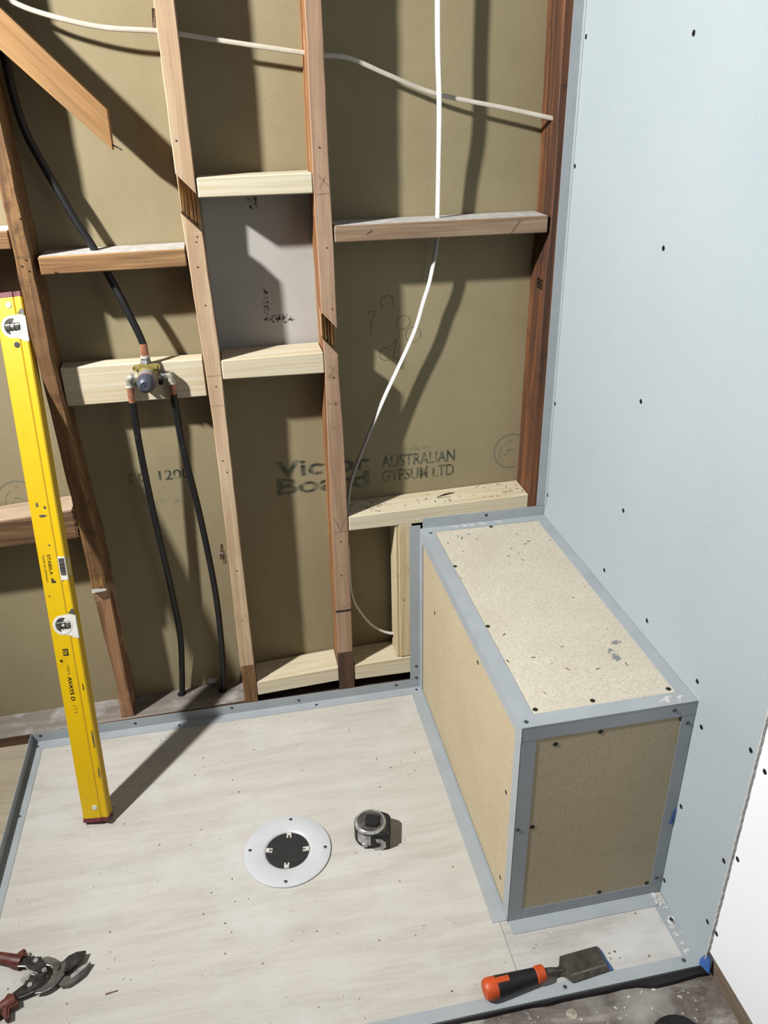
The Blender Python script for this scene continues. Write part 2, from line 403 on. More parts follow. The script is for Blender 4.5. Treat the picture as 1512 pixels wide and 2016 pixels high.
# right wall: blue wet-area board, the white board beyond and the strip of plate below it
nY = 70; yb0 = -.926
m = MB(); m.box(.335, .3404, yb0, .0, .001, ZT)
wr = struct('wall_right', m, BLUE, label='pale blue wet-area plasterboard wall')
m = MB(); rows = []
zs = [.004+(ZT-.004)*k/420 for k in range(421)]
for i in range(420):
    a, b = (yb0-.0008-.0016*abs(math.sin(zz*180)+.5*math.sin(zz*77+1))*.6 for zz in (zs[i], zs[i+1]))
    m.quad((.3346, yb0+.0012, zs[i]), (.3346, yb0+.0012, zs[i+1]), (.3347, b, zs[i+1]), (.3347, a, zs[i]))
    m.quad((.3347, a, zs[i]), (.3347, b, zs[i+1]), (.3404, b, zs[i+1]), (.3404, a, zs[i]))
part('board_edge', m, GYPS, wr, label='rough torn white board edge')
for y, z in ((-.021, 1.598), (-.432, 1.576), (-.018, 1.359), (-.427, 1.251), (-.015, .824), (-.419, .966), (-.013, .575), (-.406, .724), (-.357, .551), (-.555, .549),
             (-.781, .469), (-.911, .534), (-.770, .259), (-.912, .275), (-.765, .043), (-.909, .107), (-.745, .545), (-.905, .82), (-.91, 1.1)):
    screw(wr, (.335, y, z), (-1, 0, 0), DRY_ME)
ww = struct('wall_side', MB().box(.3405, .3505, -2.7, -.918, .043, ZT), WHITE, label='white plasterboard beyond the blue board')
for y, z in ((-.945, .519), (-.936, .306), (-.932, .102), (-.95, .72)): screw(ww, (.3405, y, z), (-1, 0, 0), DRY_ME)
struct('trim_1', MB().box(.347, .38, -2.7, -.93, -.02, .0425, .002), wood('dusty_wall_plate', (152, 134, 114), (110, 92, 74), 1, ring=24, fine=120, contrast=1.2, blot=((190, 182, 172), 20, .58, .75)), label='dusty brown wall plate under the white board')

# floors
fl = struct('floor', MB().box(-1.75, .345, -.922, .0, -.05, -.012), PLATEF, label='shower floor of plywood sheets')
part('plywood_sheet', MB().hexa([(-1.05, -.918, -.012), (-.0178, -.918, -.012), (-.012, 0, -.012), (-1.05, 0, -.012), (-1.05, -.918, 0), (-.0178, -.918, 0), (-.012, 0, 0), (-1.05, 0, 0)]), PLY, fl)
part('plywood_sheet', MB().hexa([(-.0168, -.918, -.012), (.335, -.918, -.012), (.335, 0, -.012), (-.011, 0, -.012), (-.0168, -.918, -.0003), (.335, -.918, -.0003), (.335, 0, -.0003), (-.011, 0, -.0003)]), PLY2, fl)
part('plywood_sheet', MB().box(-1.75, -1.0515, -.918, 0, -.012, -.001), PLY3, fl)
struct('floor_front', MB().box(-1.75, .38, -2.7, -.9225, -.06, -.016), OLDFLOOR, label='stained dark old floor outside the shower')
# black waterproof edge between the floors
m = MB()
pts = [(-1.75, -.9235)]
x = -1.75
while x < .335:
    pts.append((x, -.9245-.0025*random.random()-(.004 if x > .02 else 0)*random.random()-(.010 if x > .22 else 0))); x += .03
pts += [(.338, -.936), (.338, -.9215), (-1.75, -.9215)]
m.prism([(a, b, -.0165) for a, b in pts], Vector((0, 0, .012)))
struct('trim_2', m, BLACK, label='black sealant line along the front floor edge')

TH = .0013
def angle(*boxes):
    m = MB()
    for b in boxes: m.box(*b)
    return m
t1 = struct('trim_3', angle((-1.050, .0, -TH, 0, 0, .030), (-1.050, 0, -.030, 0, 0, TH)), STEEL, label='steel angle along the foot of the framed wall')
for x, z in ((-1.028, .020), (-.787, .016), (-.53, .021), (-.347, .014), (-.07, .018)): screw(t1, (x, -TH, z), (0, -1, 0))
for x, y in ((-1.036, -.02), (-.672, -.018), (-.30, -.016), (-.014, -.014)): screw(t1, (x, y, TH), (0, 0, 1))
t2 = struct('trim_4', angle((-1.050, -1.050+TH, -.90, 0, 0, .030), (-1.050, -1.022, -.90, -.0301, 0, TH*.9)), STEEL, label='steel angle upstand along the open left side')
for y in (-.257, -.50, -.76): screw(t2, (-1.036, y, TH), (0, 0, 1))
t3 = struct('trim_5', angle((-1.050, .335, -.9215, -.899, 0, TH), (-1.050, .335, -.9235, -.9215, -.014, TH)), STEEL, label='flat steel edge strip along the shower front')
for x, y in ((.304, -.908), (.06, -.91), (-.35, -.91)): screw(t3, (x, y, TH), (0, 0, 1))
t4 = struct('trim_6', angle((.307, .335, -.899, -.789, 0, TH)), STEEL, label='short steel angle on the floor against the blue wall')
t5 = struct('trim_7', angle((.312, .3347, -.0016, 0, .541, ZT), (.3336, .3349, -.012, -.0016, .541, ZT)), STEEL, label='upright steel angle in the wall corner')

# ================================================================== FRAMING
def stud(name, L, R, y0, y1, mat, label, step=.04, jit=.0006, notch=None, loc=None, top=ZT, bottom=None, group='wall studs'):
    def at(tab, z):
        if z <= tab[0][1]: return tab[0][0]
        for (a, za), (b, zb) in zip(tab, tab[1:]):
            if z <= zb: return a+(b-a)*(z-za)/(zb-za)
        return tab[-1][0]
    L = sorted(L, key=lambda q: q[1]); R = sorted(R, key=lambda q: q[1])
    z0 = L[0][1] if bottom is None else bottom
    loc = ((at(L, z0)+at(R, z0))/2, (y0+y1)/2, z0)
    rnd = random.Random(sum(map(ord, label)))
    def secs(za, zb, ya, yb, la=None, lb=None):
        n = max(2, int((zb-za)/step)); out = []
        for i in range(n+1):
            z = za+(zb-za)*i/n; j = lambda: rnd.uniform(-jit, jit); c = .0018
            xl, xr = at(L, z)+j(), at(R, z)+j(); ya_ = ya+j()
            p = [(xl+c, ya_), (xr-c, ya_), (xr, ya_+c), (xr, yb), (xl, yb), (xl, ya_+c)]
            dz = (lambda x: 0)
            if la is not None and i == 0: dz = lambda x: (la[1]-la[0])*((x-xl)/(xr-xl)) + la[0]-z
            if lb is not None and i == n: dz = lambda x: (lb[1]-lb[0])*((x-xl)/(xr-xl)) + lb[0]-z
            out.append([(x, y, z+dz(x)) for x, y in p])
        return out
    if notch is None:
        return solo(name, MB().stack(secs(z0, top, y0, y1)), mat, label, 'wall stud', loc, group)
    ul, ur, ll, lr, dep = notch
    m = MB().stack(secs(z0, top, y0+dep, y1)).stack(secs(z0, ll, y0, y0+dep+.0005, None, (ll, lr))).stack(secs(ul, top, y0, y0+dep+.0005, (ul, ur), None))
    o = solo(name, m, mat, label, 'wall stud', loc, group)
    xl, xr = at(L, ll), at(R, ll); m = MB(); n = 13
    for i in range(n):                                  # splintered fibres left in the housing
        xa = xl+.001+(xr-xl-.002)*i/n; xb = xl+.001+(xr-xl-.002)*(i+1)/n; f = (i+.5)/n
        zl = ll+(lr-ll)*f+random.uniform(0, .004); zh = ul+(ur-ul)*f-random.uniform(0, .01)
        d = y0+dep-random.uniform(.001, .008)-.016*max(0, .6-f)
        m.hexa([(xa, d, zl), (xb, d+.001, zl), (xb, y0+dep, zl), (xa, y0+dep, zl), (xa, d-.002, zh), (xb, d, zh), (xb, y0+dep, zh), (xa, y0+dep, zh)])
    part('splintered_housing', m, SPLINT, o, label='splintered orange wood inside the old brace cut')
    return o
def sides(o, mat):
    o.data.materials.append(mat)
    for p in o.data.polygons:
        if abs(p.normal.x) > .8: p.material_index = 1
def nails(o, pts, y=-.0004, r=.0017, name='nail'):
    for x, z in pts:
        me = MB().lathe([(r, 0), (r*.8, .0006)], (0, 0, 0), (0, -1, 0), 8).mesh(name); link(name, me, DARK, o, Vector((x, y, z))-origin(o))
DB = D-.0005
s1 = stud('timber_stud', [(-.833, 2.4), (-.833, 1.235), (-.834, 1.031), (-.830, .917), (-.827, .737), (-.821, .562), (-.822, .446)],
          [(-.806, 2.4), (-.803, 1.333), (-.801, 1.155), (-.802, 1.029), (-.799, .915), (-.794, .734), (-.786, .557), (-.786, .446)], 0, DB, ORG_Z,
          'dark orange-brown old stud with a sawn step low down, beside the yellow level', jit=.0014, notch=(1.724, 1.69, 1.640, 1.608, .038))
# lower, shaved length of the same stud
m = MB().stack([[(-.820, .007, .034), (-.787, .007, .034), (-.787, DB, .034), (-.820, DB, .034)], [(-.814, .006, .16), (-.789, .006, .16), (-.788, DB, .16), (-.815, DB, .16)],
                [(-.820, .008, .30), (-.788, .009, .30), (-.788, DB, .30), (-.820, DB, .30)], [(-.822, .004, .443), (-.787, .012, .443), (-.787, DB, .446), (-.822, DB, .446)]])
part('shaved_foot', m, wood('shaved_stud_timber', (196, 146, 104), (112, 66, 38), 2, ring=22, fine=160, contrast=1.2, blot=((214, 172, 134), 9, .5, .6)), s1, label='paler shaved lower end')
part('saw_shelf', MB().hexa([(-.8225, -.006, .437), (-.790, .0, .437), (-.790, .02, .437), (-.8225, .02, .437), (-.8225, -.002, .446), (-.790, .003, .446), (-.790, .02, .446), (-.8225, .02, .446)]), DUSTTOP, s1)
m = MB()
for i in range(9):
    x = -.822+i*.0035; a = .446+random.uniform(0, .008); b = a+random.uniform(.03, .06)
    m.hexa([(x, -.004+random.uniform(0, .004), a), (x+.003, -.001, a), (x+.003, .004, a), (x, .004, a), (x+.001, -.001, b), (x+.002, 0, b), (x+.002, .004, b), (x+.001, .004, b)])
part('splinter', m, SPLINT, s1)
nails(s1, [(-.806, 1.30), (-.812, 1.222), (-.81, 1.2), (-.822, 1.21)])
strokes([(-.833, 1.228), (-.801, 1.228)], .0012, -.0012, s1, PENCIL)
s2 = stud('timber_stud', [(-.499, 2.4), (-.4995, 1.663), (-.500, 1.377), (-.497, 1.237), (-.490, 1.002), (-.486, .798), (-.488, .501), (-.494, .175), (-.491, .032)],
          [(-.462, 2.4), (-.462, 1.663), (-.463, 1.343), (-.459, 1.215), (-.453, 1.011), (-.455, .845), (-.456, .511), (-.456, .185), (-.458, .032)], 0, DB, TAN_Z,
          'pale tan stud left of the niche, with an old brace cut near its top', notch=(1.371, 1.331, 1.297, 1.258, .040))
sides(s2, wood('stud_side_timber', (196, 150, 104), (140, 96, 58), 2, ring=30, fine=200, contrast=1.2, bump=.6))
nails(s2, [(-.49, 1.43), (-.472, 1.25), (-.478, 1.19), (-.475, 1.24), (-.472, 1.11), (-.47, .93), (-.475, .75), (-.468, .72), (-.473, .45), (-.474, .30)])
for z in (.955, .885): strokes([(-.489, z), (-.454, z+.001)], .0009, -.0012, s2, PENCIL)
part('dark_foot', MB().box(-.4925, -.4575, -.0012, .02, .032, .155), ORG_Z, s2, label='darker orange patch at the foot')
for px_, pz_, l_ in ((-.503, .515, .03), (-.507, .497, .022), (-.500, .49, .035), (-.503, 1.635, .03)):
    part('splinter', MB().hexa([(px_-.004, .002, pz_-l_*.5), (px_+.004, .001, pz_-l_*.5), (px_+.005, .006, pz_-l_*.5), (px_-.003, .006, pz_-l_*.5), (px_-.001, -.002, pz_+l_*.5), (px_+.003, .0, pz_+l_*.5), (px_+.004, .004, pz_+l_*.5), (px_, .004, pz_+l_*.5)]), SAW_X, s2)
part('bent_nail', MB().tube([(-.488, .004, .503), (-.500, .000, .504), (-.511, .0, .507)], .0014, 6), CHROME, s2)
s3 = stud('timber_stud', [(-.224, 2.4), (-.224, 1.662), (-.227, 1.354), (-.225, 1.224), (-.223, .958), (-.226, .824), (-.227, .511), (-.230, .148), (-.229, .025)],
          [(-.191, 2.4), (-.191, 1.662), (-.192, 1.372), (-.190, 1.223), (-.191, .932), (-.187, .756), (-.186, .55), (-.188, .291), (-.190, .025)], 0, DB, TAN_Z2,
          'pinkish brown stud right of the niche, with pencil crosses and an old brace cut', notch=(1.079, 1.041, 1.018, .981, .040))
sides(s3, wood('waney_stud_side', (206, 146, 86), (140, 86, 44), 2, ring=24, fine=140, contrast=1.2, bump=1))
nails(s3, [(-.205, 1.215), (-.21, 1.41), (-.20, 1.085), (-.205, .93), (-.203, .865), (-.207, .50), (-.21, .40), (-.207, .30)])
for cx, cz, q in ((-.207, 1.345, .014), (-.206, .945, .014)):
    strokes([(cx-q*.7, cz-q), (cx+q*.6, cz+q)], .0008, -.0012, s3, PENCIL); strokes([(cx-q*.7, cz+q), (cx+q*.9, cz-q*.6)], .0008, -.0012, s3, PENCIL)
for z in (.528, .868, 1.322): strokes([(-.224, z), (-.190, z+.002)], .0010, -.0012, s3, PENCIL)
strokes([(-.222, .57), (-.206, .531), (-.192, .568)], .0010, -.0012, s3, PENCIL)
part('dark_foot', MB().box(-.2305, -.1885, -.0012, .02, .024, .155), wood('stained_stud_foot', (128, 88, 58), (84, 54, 36), 2, ring=40, fine=120, contrast=1.6), s3, label='dark stained foot')
part('saw_cut', MB().box(-.2295, -.1875, -.0013, .004, .288, .2925), BLACK, s3)
s4 = stud('timber_stud', [(.292, 2.4), (.293, 1.662), (.298, 1.284), (.292, 1.11), (.290, .708), (.289, .50)], [(.334, 2.4), (.334, .50)], .0, DB, RED_Z,
          'dark red-brown corner stud against the blue wall', bottom=.50)
text_on('stencil_mark', '88', .034, (.2905, .044, 1.095), (0, -1, 0), (0, 0, 1), GREENST, s4, .02)

def beam(name, x0, x1, zb0, zt0, zb1, zt1, y0, y1, mat, label, top=None, bev=.0022, group='noggins between the studs', cat='noggin'):
    loc = ((x0+x1)/2, (y0+y1)/2, min(zb0, zb1))
    m = MB().hexa([(x0, y0, zb0), (x1, y0, zb1), (x1, y1, zb1), (x0, y1, zb0), (x0, y0, zt0), (x1, y0, zt1), (x1, y1, zt1), (x0, y1, zt0)], bev)
    o = solo(name, m, mat, label, cat, loc, group)
    if top:
        e = .0005
        part('dusty_top', MB().hexa([(x0+.002, y0+.0025, zt0-e), (x1-.002, y0+.0025, zt1-e), (x1-.002, y1-.001, zt1-e), (x0+.002, y1-.001, zt0-e),
             (x0+.002, y0+.0025, zt0+e), (x1-.002, y0+.0025, zt1+e), (x1-.002, y1-.001, zt1+e), (x0+.002, y1-.001, zt0+e)]), top, o)
    return o
beam('timber_noggin', -1.75, -.834, 1.243, 1.279, 1.243, 1.278, .0, DB-.002, ORG_X, 'old orange noggin at the far left above the level', DUSTTOP)
nb = beam('timber_noggin', -.789, -.499, 1.190, 1.226, 1.192, 1.228, .0, DB-.002, ORG_X, 'old orange noggin with a white dusty top, pierced by the black pipe', DUSTTOP)
part('splinter', MB().hexa([(-.765, -.004, 1.197), (-.755, -.001, 1.194), (-.755, .001, 1.194), (-.765, 0, 1.197), (-.768, -.005, 1.203), (-.758, -.001, 1.199), (-.758, .001, 1.199), (-.768, 0, 1.203)]), SPLINT, nb)
NC = beam('timber_noggin', -.7985, -.4925, .900, .988, .898, .985, .034, .079, PINE_X, 'wide new pine noggin carrying the brass shower mixer')
beam('timber_noggin', -.460, -.2275, 1.324, 1.362, 1.324, 1.364, .0, .075, PINE_X, 'new pine noggin forming the top of the niche')
beam('timber_noggin', -.4525, -.2245, .944, .988, .941, .990, .0, .090, PINE_X, 'new pine noggin forming the bottom of the niche')
nf = beam('timber_noggin', -.1875, .2905, 1.224, 1.258, 1.223, 1.259, .0, DB-.002, GRY_X, 'weathered brown noggin pierced by the hanging white cable', DUSTTOP)
for a, b in (((-.12, 1.238), (-.105, 1.247)), ((.205, 1.226), (.225, 1.252))): strokes([a, b], .0022, -.0008, nf, PENCIL)
ng = beam('timber_noggin', -.1845, .2885, .527, .567, .527, .577, .0, .090, PINE_X, 'long new pine noggin just above the grey bench')
m = MB()
for i in range(60):
    q = Vector((random.choice((random.uniform(-.18, -.09), random.uniform(.17, .28), random.uniform(-.1, .25))), random.uniform(.01, .08), .0)); q.z = .567+(q.x+.1845)/.473*.010+.0006
    a = random.uniform(0, 6.28); l_ = random.uniform(.002, .006); d = Vector((math.cos(a), math.sin(a), 0))*l_; n = Vector((-d.y, d.x, 0))*.25
    m.quad(q-d-n, q+d-n, q+d+n, q-d+n)
cr = part('sawdust_crumbs', m, CHIPM, ng); cr['kind'] = 'stuff'
text_on('stamp_mark', 'NOV', .016, (.055, .034, .5735), (1, .0, .021), (0, 1, 0), PENCIL, ng, .0)
m = MB(); e = Vector((0, 0, 1))
m.quad((.052, .045, .5729), (.105, .058, .5742), (.106, .061, .5743), (.08, .060, .5738)); part('pencil_mark', m, DARK, ng)
beam('timber_noggin', -.4565, -.2305, .050, .095, .061, .108, .0, .086, PINE_X, 'short new pine block between the two tan studs at the floor')
beam('timber_noggin', -.1865, -.001, .056, .106, .054, .112, .0, .086, PINE_X, 'new pine block on the floor line under the short upright')
st = solo('timber_upright', MB().box(-.0575, -.0215, .0, .070, .113, .5285, .002), PINE_Z, 'short knotty pine upright beside the grey bench', 'upright', (-.04, .035, .113))
nails(st, [(-.045, .30)]); 
part('timber_edge', MB().box(-.0655, -.0580, .004, .068, .113, .5282, .001), PINE_Z, st)
nj = beam('timber_noggin', -1.75, -.828, .568, .610, .588, .661, .0, .088, SAW_X, 'rough sawn old noggin low at the left behind the level', wood('sawn_pale_top', (222, 196, 168), (200, 172, 142), 0))
m = MB()
for i in range(16):
    z = .592+i*.0042; m.hexa([(-.829, .0, z), (-.829+random.uniform(.002, .007), .001, z), (-.829+.002, .02, z), (-.829, .02, z), (-.829, .0, z+.003), (-.826, .001, z+.003), (-.827, .02, z+.003), (-.829, .02, z+.003)])
part('splinter', m, SAW_X, nj)
bp = beam('bottom_plate', -1.75, -.492, -.02, .018, -.02, .038, .0005, DB, PLATEF, 'dusty grey timber bottom plate under the left framing', None, .001, None, 'bottom plate')
e = .0006
part('dusty_top', MB().hexa([(-1.75, .001, .018-e), (-.493, .001, .038-e), (-.493, DB, .038-e), (-1.75, DB, .018-e), (-1.75, .001, .018+e), (-.493, .001, .038+e), (-.493, DB, .038+e), (-1.75, DB, .018+e)]), DUSTY, bp)
for x, y in ((-.663, .070), (-.551, .058)):
    part('pipe_hole', MB().lathe([(.0125, 0), (.0120, .0004)], (x, y, .018+(x+1.75)/1.258*.020+.0007), seg=20), BLACK, bp)
struct('trim_8', MB().box(-.492, .335, .0015, DB, -.02, .022), wood('dark_gap_shade', (74, 50, 34), (44, 30, 22), 0, ring=30, fine=120, contrast=1.5), label='dark strip standing in for the shade in the gap under the new blocks')  # dark colour paints the shade of the empty cavity here

# diagonal brace end
m = MB(); yA, yBk = -.001, .037
up = lambda x: 1.651-1.065*(x+.765); dn = lambda x: 1.587-1.018*(x+.779)
pts_ = [(-.98, yA, dn(-.98)), (-.612, yA, dn(-.612)), (-.611, yA, up(-.611)), (-.98, yA, up(-.98))]
RB = Matrix.Rotation(math.radians(46.2), 3, 'Y'); o0 = Vector((-.611, .01, 1.42))
m.prism([RB.transposed() @ (Vector(q)-o0) for q in pts_], Vector((0, yBk-yA, 0)), .0012)
br = tag(link('diagonal_brace', m.mesh('diagonal_brace'), BRACE, None, o0), 'sawn-off diagonal timber brace crossing the top left corner', 'brace')
br.rotation_euler = RB.to_euler()
lpart('bent_nail', MB().tube([RB.transposed() @ (Vector(q)-o0) for q in ((-.614, .008, 1.427), (-.604, .006, 1.422), (-.594, .004, 1.416))], .0012, 6), DARK, br)

# ================================================================== PIPES, CABLES, MIXER
pt_ = [(-.614, .025, 1.028), (-.621, .027, 1.055), (-.634, .030, 1.094), (-.645, .034, 1.126), (-.659, .040, 1.163), (-.6845, .047, 1.230), (-.711, .052, 1.285), (-.731, .056, 1.334), (-.755, .061, 1.391), (-.776, .066, 1.449), (-.786, .070, 1.52), (-.788, .072, 1.62), (-.788, .072, 1.80), (-.788, .072, 2.2)]
solo('water_pipe', MB().tube(pt_, .0078, 14), LAG, 'black lagged pipe rising from the mixer to the top left', 'pipe', (-.614, .025, 1.028), 'black lagged water pipes', True)
solo('water_pipe', MB().tube([(-.6565, .020, .908), (-.658, .025, .793), (-.654, .035, .630), (-.644, .050, .404), (-.641, .060, .239), (-.652, .067, .12), (-.663, .070, .028)], .0078, 14), LAG,
     'left of the two black lagged pipes dropping from the mixer', 'pipe', (-.663, .070, .028), 'black lagged water pipes', True)
solo('water_pipe', MB().tube([(-.5655, .018, .914), (-.562, .022, .784), (-.545, .030, .592), (-.534, .042, .362), (-.539, .052, .161), (-.551, .058, .028)], .0078, 14), LAG,
     'right of the two black lagged pipes dropping from the mixer', 'pipe', (-.551, .058, .028), 'black lagged water pipes', True)
ch = [(-.84, .045, 1.72), (-.753, .045, 1.666), (-.687, .045, 1.642), (-.601, .046, 1.624), (-.51, .046, 1.618), (-.459, .048, 1.612), (-.37, .050, 1.599), (-.234, .048, 1.580), (-.185, .046, 1.574), (-.134, .044, 1.568), (-.06, .050, 1.540), (.044, .055, 1.503), (.199, .044, 1.472), (.29, .030, 1.4525), (.305, .028, 1.448)]
cw = solo('electrical_cable', MB().tube(ch, .0046, 10, flat=.6, up=(0, 0, 1)), CABLE2, 'cream cable sagging sideways through the drilled studs', 'cable', (-.5, .046, 1.6), 'electrical cables', True)
cv = [(.043, .035, 2.2), (.043, .038, 1.664), (.049, .040, 1.486), (.051, .048, 1.37), (.051, .052, 1.262), (.050, .052, 1.21), (.036, .054, 1.128), (.020, .056, 1.075), (-.0005, .057, 1.009), (-.036, .058, .932), (-.074, .056, .857), (-.115, .052, .77), (-.153, .046, .684), (-.170, .042, .640), (-.1785, .038, .595), (-.1805, .038, .571)]
solo('electrical_cable', MB().tube(cv, [.0074]*3+[.0068]*2+[.0060]*11, 12, flat=.45, up=(.44, -.9, 0)), CABLE, 'bright white cable hanging down through the weathered noggin', 'cable', (.05, .05, 1.0), 'electrical cables', True)
solo('electrical_cable', MB().tube([(-.1815, .050, .46), (-.1815, .050, .36), (-.179, .050, .312), (-.170, .050, .274), (-.156, .050, .244), (-.137, .050, .212), (-.115, .050, .187), (-.085, .050, .166), (-.058, .05, .157)], .0055, 10, flat=.6, up=(0, 1, 0)), CABLE,
     'short white cable loop low between pinkish stud and short upright', 'cable', (-.12, .05, .157), 'electrical cables', True)

mx = empty('shower_mixer', 'brass shower mixer with slate plastic cap and copper stubs on the pine noggin', 'mixer valve', (-.614, .034, .92))
cx, cz = -.614, .963
m = MB().box(cx-.021, cx+.021, .006, .034, cz-.018, cz+.024, .005, 2).lathe([(.022, 0), (.022, .028), (.020, .034)], (cx, .030, cz), (0, -1, 0), 24)
m.box(cx-.026, cx+.026, .002, .016, cz+.014, cz+.026, .003, 2)
part('valve_body', m, BRASS, mx, True)
for dx, dz in ((-.024, .020), (.024, .020), (.026, -.016), (-.024, -.016)):
    part('mounting_lug', MB().lathe([(.0055, 0), (.0055, .012), (.003, .012), (.003, .010)], (cx+dx, .016, cz+dz), (0, -1, 0), 12), BRASS if dz > 0 else DARK, mx)
part('sleeve', MB().lathe([(.0195, 0), (.0195, .034)], (cx, -.002, cz), (0, -1, 0), 28), CAPL, mx, True)
part('ring', MB().lathe([(.0190, 0), (.0199, .0), (.0199, .0025), (.019, .0025)], (cx, -.034, cz), (0, -1, 0), 28), PINK, mx, True)
part('cap', MB().lathe([(.0195, 0), (.0195, .010), (.0180, .019), (.0125, .027), (.0095, .0285), (.0095, .0275), (.002, .0275), (.0018, .024)], (cx, -.0365, cz), (0, -1, 0), 28), CAPG, mx, True)
for sg, ex in ((-1, -.6565), (1, -.5660)):
    part('union_nut', MB().lathe([(.0115, 0), (.0115, .009)], (cx+sg*.020, .018, cz-.004), (sg, 0, 0), 6), NICKEL, mx)
    part('union_nut', MB().lathe([(.0100, 0), (.0100, .006)], (cx+sg*.030, .018, cz-.004), (sg, 0, 0), 6), SOLDER, mx)
    part('elbow', MB().tube([(cx+sg*.034, .018, cz-.004), (ex-sg*.004, .019, cz-.004), (ex, .019, cz-.010), (ex, .019, cz-.020)], .0085, 14, sub=4), NICKEL, mx, True)
    part('ferrule', MB().lathe([(.0092, 0), (.0092, .005)], (ex, .0195, cz-.025), seg=16), WHITEP, mx, True)
    part('copper_stub', MB().lathe([(.0080, 0), (.0080, .034)], (ex, .0195, cz-.060+(.006 if sg > 0 else 0)), seg=16), COPPER, mx, True)
part('outlet_nut', MB().lathe([(.0110, 0), (.0125, .004), (.0105, .010), (.0108, .014)], (cx, .020, cz+.024), (0, .05, 1), 6), SOLDER, mx)
part('ferrule', MB().lathe([(.0100, 0), (.0100, .004)], (cx, .0215, cz+.0385), seg=16), WHITEP, mx, True)
part('copper_stub', MB().lathe([(.0084, 0), (.0082, .026)], (cx, .022, cz+.042), (0, .1, 1), 16), COPPER, mx, True)

# ================================================================== BENCH
W_, H_, L_ = .335, .510, .758
be = empty('bench_seat', 'boxed particle-board bench edged with grey steel angle, in the corner', 'bench', (.168, -.38, 0))
part('top_panel', MB().box(.001, W_-.0008, -L_+.001, -.001, H_-.017, H_), PART, be)
part('side_panel', MB().box(.001, .017, -L_+.001, -.001, .0016, H_-.0175), PARTS, be)
part('front_panel', MB().box(.0175, W_-.001, -L_+.0002, -L_+.017, .0016, H_-.0175), PARTS, be)
a1 = part('metal_angle', angle((-TH, .031, -L_-TH, 0, H_, H_+TH), (-TH, 0, -L_-TH, 0, H_-.029, H_)), STEEL, be)
a2 = part('metal_angle', angle((.0311, W_-.001, -L_-TH, -L_+.031, H_, H_+TH), (.0, W_-.001, -L_-TH*.75, -L_, H_-.029, H_+TH)), STEEL, be)
a3 = part('metal_angle', angle((-TH*.6, .028, -L_-TH*.5, -L_, .001, H_-.0292), (-TH*.6, 0, -L_-TH*.5, -L_+.029, .001, H_-.0292)), STEEL, be)
a4 = part('metal_angle', angle((W_-.027, W_-.001, -L_+.0312, -.001, H_-.0001, H_+TH*.9)), STEEL, be)
a5 = part('metal_angle', angle((.006, W_-.001, -TH, 0, H_, H_+.030), (.006, W_-.001, -.026, 0, H_, H_+TH*1.2)), STEEL, be)
a6 = part('metal_angle', angle((-.029, 0, -TH*1.6, -TH*.5, .0315, H_+.012), (-TH*1.4, 0, -.030, -.001, .001, H_-.03)), STEEL, be)
a7 = part('metal_angle', angle((W_-.027, W_-.001, -L_-TH*.5, -L_, .031, H_-.0295)), STEEL, be)
a8 = part('metal_angle', angle((-.031, 0, -L_+.003, -.0305, .0002, TH), (-TH*1.2, 0, -L_+.003, -.0305, .0002, .012)), STEEL, be)
a9 = part('metal_angle', angle((.0281, W_-.001, -L_-TH*.5, -L_, .001, .030), (.002, W_-.020, -L_-.030, -L_, .0002, TH)), STEEL, be)
def bscrew(a, p, n, me=None):
    o = link('screw', me or SCREW_ME, None, a, Vector(p)-origin(a)); o.rotation_euler = Vector(n).to_track_quat('Z', 'Y').to_euler()
bscrew(a1, (.020, -.030, H_+TH), (0, 0, 1)); bscrew(a2, (.012, -L_+.014, H_+TH*1.2), (0, 0, 1)); bscrew(a2, (.290, -L_-TH*.75, H_-.012), (0, -1, 0))
bscrew(a3, (.006, -L_-TH*.5, .262), (0, -1, 0)); bscrew(a7, (.320, -L_-TH*.5, .046), (0, -1, 0)); bscrew(a7, (.322, -L_-TH*.5, .462), (0, -1, 0))
bscrew(a5, (.175, -TH, H_+.020), (0, -1, 0)); bscrew(a6, (-.012, -TH*1.6, .075), (0, -1, 0)); bscrew(a6, (-.012, -TH*1.6, .035), (0, -1, 0))
# screw heads showing at the board edges, and marks on it
for p, n in (((.065, -L_, .462), (0, -1, 0)), ((.150, -L_, .474), (0, -1, 0)), ((.307, -L_, .474), (0, -1, 0)), ((.035, -L_, .262), (0, -1, 0)), ((.195, -L_, .036), (0, -1, 0)), ((.300, -L_, .036), (0, -1, 0))):
    bscrew(be, p, n, DRY_ME)
for p in ((.036, -.20, H_), (.036, -.45, H_), (.040, -.715, H_), (.150, -.715, H_), (.300, -.715, H_), (.18, -.030, H_)):
    bscrew(be, p, (0, 0, 1), DRY_ME)
for p in ((0.001, -.15, .35), (.001, -.5, .46), (.001, -.70, .30), (.001, -.70, .06)): bscrew(be, p, (-1, 0, 0), DRY_ME)
def flat_blob(cx, cy, w_, h_, z, parent, mat, name='stain_and_shade', n=24, jag=.2):
    m = MB(); m.b.faces.new([m.b.verts.new((cx+math.cos(2*math.pi*k/n)*w_*.5*random.uniform(1-jag, 1+jag), cy+math.sin(2*math.pi*k/n)*h_*.5*random.uniform(1-jag, 1+jag), z)) for k in range(n)])
    return part(name, m, mat, parent)
flat_blob(.248, -.598, .018, .042, H_+.0004, be, GREYSP); flat_blob(.270, -.560, .020, .014, H_+.0004, be, GREYSP)
flat_blob(.290, -.745, .055, .020, H_+TH+.0006, be, SPLASH); flat_blob(.150, -.012, .16, .014, H_+TH*1.2+.0004, be, SPLASH)
flat_blob(.318, -.775, .02, .03, TH+.0004, be, SPLASH)
